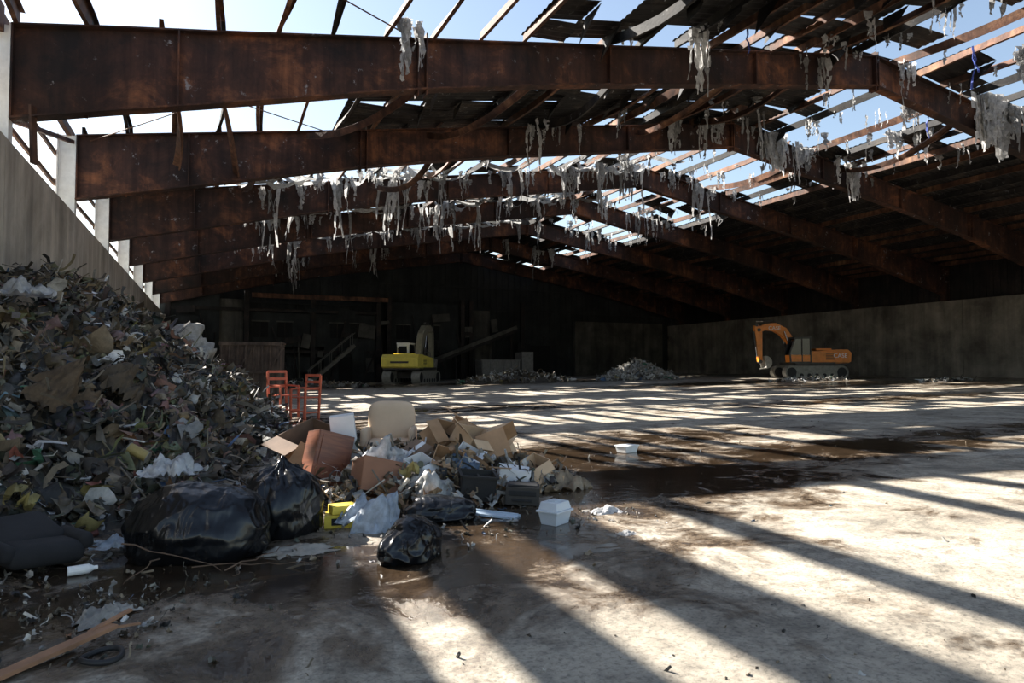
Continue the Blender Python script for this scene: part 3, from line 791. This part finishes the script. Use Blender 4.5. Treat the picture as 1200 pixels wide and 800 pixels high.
    if label:
        for txt, lc, rot, s_ in label:
            cu = bpy.data.curves.new('lettering', 'FONT'); cu.body = txt; cu.size = s_; cu.extrude = .004; cu.materials.append(whitep)
            o = bpy.data.objects.new('lettering', cu); o.location = lc; o.rotation_euler = rot; link(o, e)
    return e
XE, YE = 36.7, 34.0
excavator('excavator', (XE, YE, fz(XE)), math.radians(158), orange,
          [(.75,1.55),(1.2,2.6),(1.75,3.3),(2.35,3.6),(3.0,3.6),(3.5,3.4)], [(3.65,3.75),(3.5,3.3),(3.45,2.2),(3.4,1.15)], 0.3,
          label=[('CASE', (-1.15,1.33,1.42), (math.pi/2,0,math.pi), .42), ('CASE', (2.85,.09,3.4), (math.pi/2,0,math.pi), .38)], sc=.95)
XY, YY_ = 13.7, 49.6
boomc = m_basic('weathered_boom_paint', (.26,.24,.18), .5, var=.2)
excavator('excavator', (XY, YY_, fz(XY)), math.radians(54), yellow,
          [(.75,1.55),(1.1,2.6),(1.5,3.4),(2.1,3.9),(2.8,4.0),(3.4,3.8)], [(3.5,4.1),(3.45,3.7),(3.6,2.5),(3.7,1.3)], 0.3, cabcol=whitep, boomm=boomc, sc=1.06)

# ------------------------------------------------------------------ distant rubble
rub_m = m_attr('rubble', .85, 0, .3, 20)
def rubble(name, cx, cy, rx, ry, h, n, light, smin, smax):
    b = B()
    seg = 26; vs = [(cx, cy, fz(cx)+h*.85)]; fs = []
    for r_ in range(1, 7):
        for k in range(seg):
            a = 2*math.pi*k/seg; q = r_/6; x = cx+rx*q*math.cos(a); y = cy+ry*q*math.sin(a)
            vs.append((x, y, fz(x)-.03+h*(1-q)*(.85+.4*noise.noise(Vector((x*.8,y*.8,2))))))
    for k in range(seg): fs.append((0, 1+k, 1+(k+1)%seg))
    for r_ in range(5):
        for k in range(seg): o = 1+r_*seg; fs.append((o+k, o+seg+k, o+seg+(k+1)%seg, o+(k+1)%seg))
    b.add(vs, fs, 0, (.14,.12,.10))
    for k in range(n):
        a = R.uniform(0,6.28); q = R.random()**.6; x = cx+rx*q*math.cos(a); y = cy+ry*q*math.sin(a)
        piece(b, (x, y, fz(x)+h*(1-q)*.9+.03), R.uniform(smin,smax), pcol(light,.02))
    b.obj(name, [rub_m])
rubble('rubble_pile', 28.5, 42.0, 3.2, 2.2, 1.5, 1100, .95, .12, .45)
rubble('rubble_pile', 20.5, 46, 4.8, 1.8, .8, 500, .4, .12, .5)
rubble('rubble_pile', 33.0, 30.5, 3.0, 1.4, .2, 220, .6, .1, .3)
rubble('rubble_pile', 36.0, 24, 2.0, 1.0, .15, 80, .55, .1, .25)
rubble('rubble_pile', 5.5, 47, 4.5, 2, .4, 250, .2, .12, .5)

# two red-orange metal chairs near the heap
om = m_basic('red_orange_paint', (.62,.15,.08), .45)
def mchair(loc, rz, k):
    b = B(); w, d, hs, hb = .46*k, .44*k, .5*k, 1.02*k; r = .022*k
    for sx in (-1,1):
        b.beam((sx*w/2,-d/2,0),(sx*w/2,-d/2,hs+.2*k),r*2,r*2); b.beam((sx*w/2,d/2,0),(sx*w/2,d/2+.06*k,hb),r*2,r*2)
        b.beam((sx*w/2,-d/2,hs+.2*k),(sx*w/2,d/2,hs+.22*k),r*2.2,r*1.6); b.beam((sx*w/2,-d/2,.15*k),(sx*w/2,d/2,.15*k),r*1.5,r*1.5)
    b.box((0,0,hs),(w,d,.03)); 
    for z in (hb, hb-.16*k, hb-.32*k): b.beam((-w/2,d/2+.05*k,z),(w/2,d/2+.05*k,z),r*1.6,.06*k)
    b.beam((-w/2,-d/2,.18*k),(w/2,-d/2,.18*k),r*1.5,r*1.5)
    b.obj('metal_chair', [om], None, loc, (0,0,rz))
mchair((1.85,19.9,0), .5, 1.25); mchair((2.35,19.4,0), -.9, 1.15)
b = B()
b.box((0,0,1.2), (2.3,1.7,2.3))
for k in range(8): b.box((-1.1+k*.314,-.88,1.2), (.07,.08,2.3))
b.box((0,-.9,2.35), (2.4,.1,.12)); b.box((0,-.9,.1), (2.4,.1,.12)); b.box((0,-.9,1.2), (2.4,.1,.1)); b.box((0,0,2.4),(2.4,1.8,.06))
for k in range(4): b.beam((-1.1+k*.6,-.9,.2+(k%2)*1.0),(-.5+k*.6,-.9,1.2+(k%2)*1.0),.05,.06)
b.obj('rusty_waste_container', [m_rust('brown_rust', (.05,.035,.03),(.15,.11,.085),(.30,.22,.165), big=.4)], None, (1.6,30.5,0), (0,0,-.2))

# ------------------------------------------------------------------ charred structures along back wall
b = B()
for (x0, x1, z0, z1, mi) in [(-3,.5,0,7.6,0),(.5,2.2,2.0,6.6,2),(2.6,6.5,0,2.2,0),(2.6,12.3,3.0,5.6,0),(8.2,12.3,0,3.0,0),(13.6,19.5,2.4,6.8,0),(14,16,0,2.4,0)]:
    b.box(((x0+x1)/2, YB-1.2+(.2 if mi else 0), (z0+z1)/2), (x1-x0, 1.0, z1-z0), None, mi)
for x in (-3,2.4,7.3,12.5,13.4,19.8,20.6,25.5): b.box((x, YB-1.8, 3.6), (.35,.35,7.2), None, 1)
for z in (2.6,5.8): b.box((5,YB-1.85,z), (15.5,.12,.22), None, 1)
b.box((8,YB-2.0,6.9), (10.5,.25,.35), None, 4)
for x in (3.4,5.2,9.2,10.8,14.6,17.2): 
    b.box((x,YB-1.72,4.3), (1.1,.06,1.2), None, 3); b.box((x,YB-1.76,4.3), (.05,.06,1.2), None, 1); b.box((x,YB-1.76,4.95), (1.3,.1,.1), None, 2)
for x in (4.6,9.9,15.2): b.box((x,YB-1.73,1.15), (1.1,.06,2.1), None, 3)
b.box((21.9,YB-.6,3.2), (1.6,.8,6.4), None, 2); b.box((27.5,YB-.15,1.9), (3.2,.1,3.0), None, 3)
b.box((36.6,YB-.4,2.9), (10,.5,5.7), None, 2)
# conveyor-like gantry and fallen members
b.beam((14.0,YB-2.6,.6),(24.5,YB-2.4,4.6),.9,.25,1); b.beam((14.0,YB-3.1,.9),(24.5,YB-2.9,4.9),.06,.3,2)
for k in range(6): b.beam((15.5+k*1.7,YB-2.9,0),(15.5+k*1.7,YB-2.7,1.1+k*.65),.12,.12,1)
for k in range(18):
    x = R.uniform(-2, 26); b.beam((x, YB-2.1, R.uniform(0,1)), (x+R.uniform(-1.5,1.5), YB-1.9, R.uniform(2.5,6.5)), R.uniform(.06,.2), R.uniform(.06,.15), R.choice([1,1,2]))
for k in range(22):
    x = R.uniform(-2, 26); z = R.uniform(.6,6); b.box((x, YB-1.95, z), (R.uniform(.4,1.6), .06, R.uniform(.3,1.2)), (R.uniform(-.1,.1), R.uniform(-.2,.2), 0), R.choice([0,1,2,3]))
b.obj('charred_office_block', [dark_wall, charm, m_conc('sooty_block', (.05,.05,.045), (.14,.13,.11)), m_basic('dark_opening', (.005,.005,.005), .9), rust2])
b = B()
for k in range(12): b.box((7.0+k*.28, YB-3.0, .3+k*.24), (.3,1.0,.05))
for yy in (YB-3.5, YB-2.5):
    b.beam((6.8,yy,.1),(10.3,yy,3.1),.06,.25)
    b.beam((6.8,yy,1.1),(10.3,yy,4.1),.05,.05)
    for k in range(5): b.beam((6.9+k*.8,yy,.2+k*.69),(6.9+k*.8,yy,1.2+k*.69),.04,.04)
b.obj('steel_staircase', [m_basic('grey_steel', (.10,.095,.085), .6, .3)])
b = B(); b.box((0,0,.9),(3.2,2,1.5)); b.box((0,-1.03,1.6),(3.3,.1,.12)); b.box((0,-1.03,.25),(3.3,.1,.12))
for k in range(6): b.box((-1.5+k*.6,-1.05,.9),(.1,.1,1.5))
b.box((2.3,0,1.2),(1.0,1.8,2.2)); b.cyl((-1.2,-1.,.3),(-1.2,-.8,.3),.25); b.cyl((1.2,-1.,.3),(1.2,-.8,.3),.25)
b.obj('burnt_waste_compactor', [m_basic('burnt_grey', (.15,.145,.135), .7)], None, (21.5,51.8,fz(20)), (0,0,-.1))

# ------------------------------------------------------------------ lights, world, camera
sd = Vector((.8,-1.15,-1.0))
s = bpy.data.lights.new('sun', 'SUN'); s.energy = 14; s.angle = math.radians(.55); s.color = (1,.95,.87)
so = bpy.data.objects.new('sun', s); so.rotation_euler = sd.to_track_quat('-Z','Y').to_euler(); so.location = (-20,40,40); link(so)
w = bpy.data.worlds.new('sky'); SC.world = w; w.use_nodes = True; nt = w.node_tree
sk = nt.nodes.new('ShaderNodeTexSky'); sk.sky_type = 'NISHITA'; sk.sun_disc = False
sk.sun_elevation = math.radians(36); sk.sun_rotation = math.radians(-35); sk.air_density = 1.2; sk.dust_density = 1.0
hs = nt.nodes.new('ShaderNodeHueSaturation'); hs.inputs['Saturation'].default_value = .9; hs.inputs['Value'].default_value = 1.05
nt.links.new(sk.outputs[0], hs.inputs['Color'])
nt.links.new(hs.outputs[0], nt.nodes['Background'].inputs[0]); nt.nodes['Background'].inputs[1].default_value = .16

cam = bpy.data.cameras.new('camera'); cam.lens = 24; cam.sensor_width = 36; cam.clip_end = 500
co = bpy.data.objects.new('camera', cam); co.location = (0,0,1.4)
co.rotation_euler = (math.radians(92.15), 0, math.radians(-23.75)); link(co); SC.camera = co
SC.view_settings.view_transform = 'Standard'
SC.view_settings.look = 'None'
SC.view_settings.exposure = 0.36
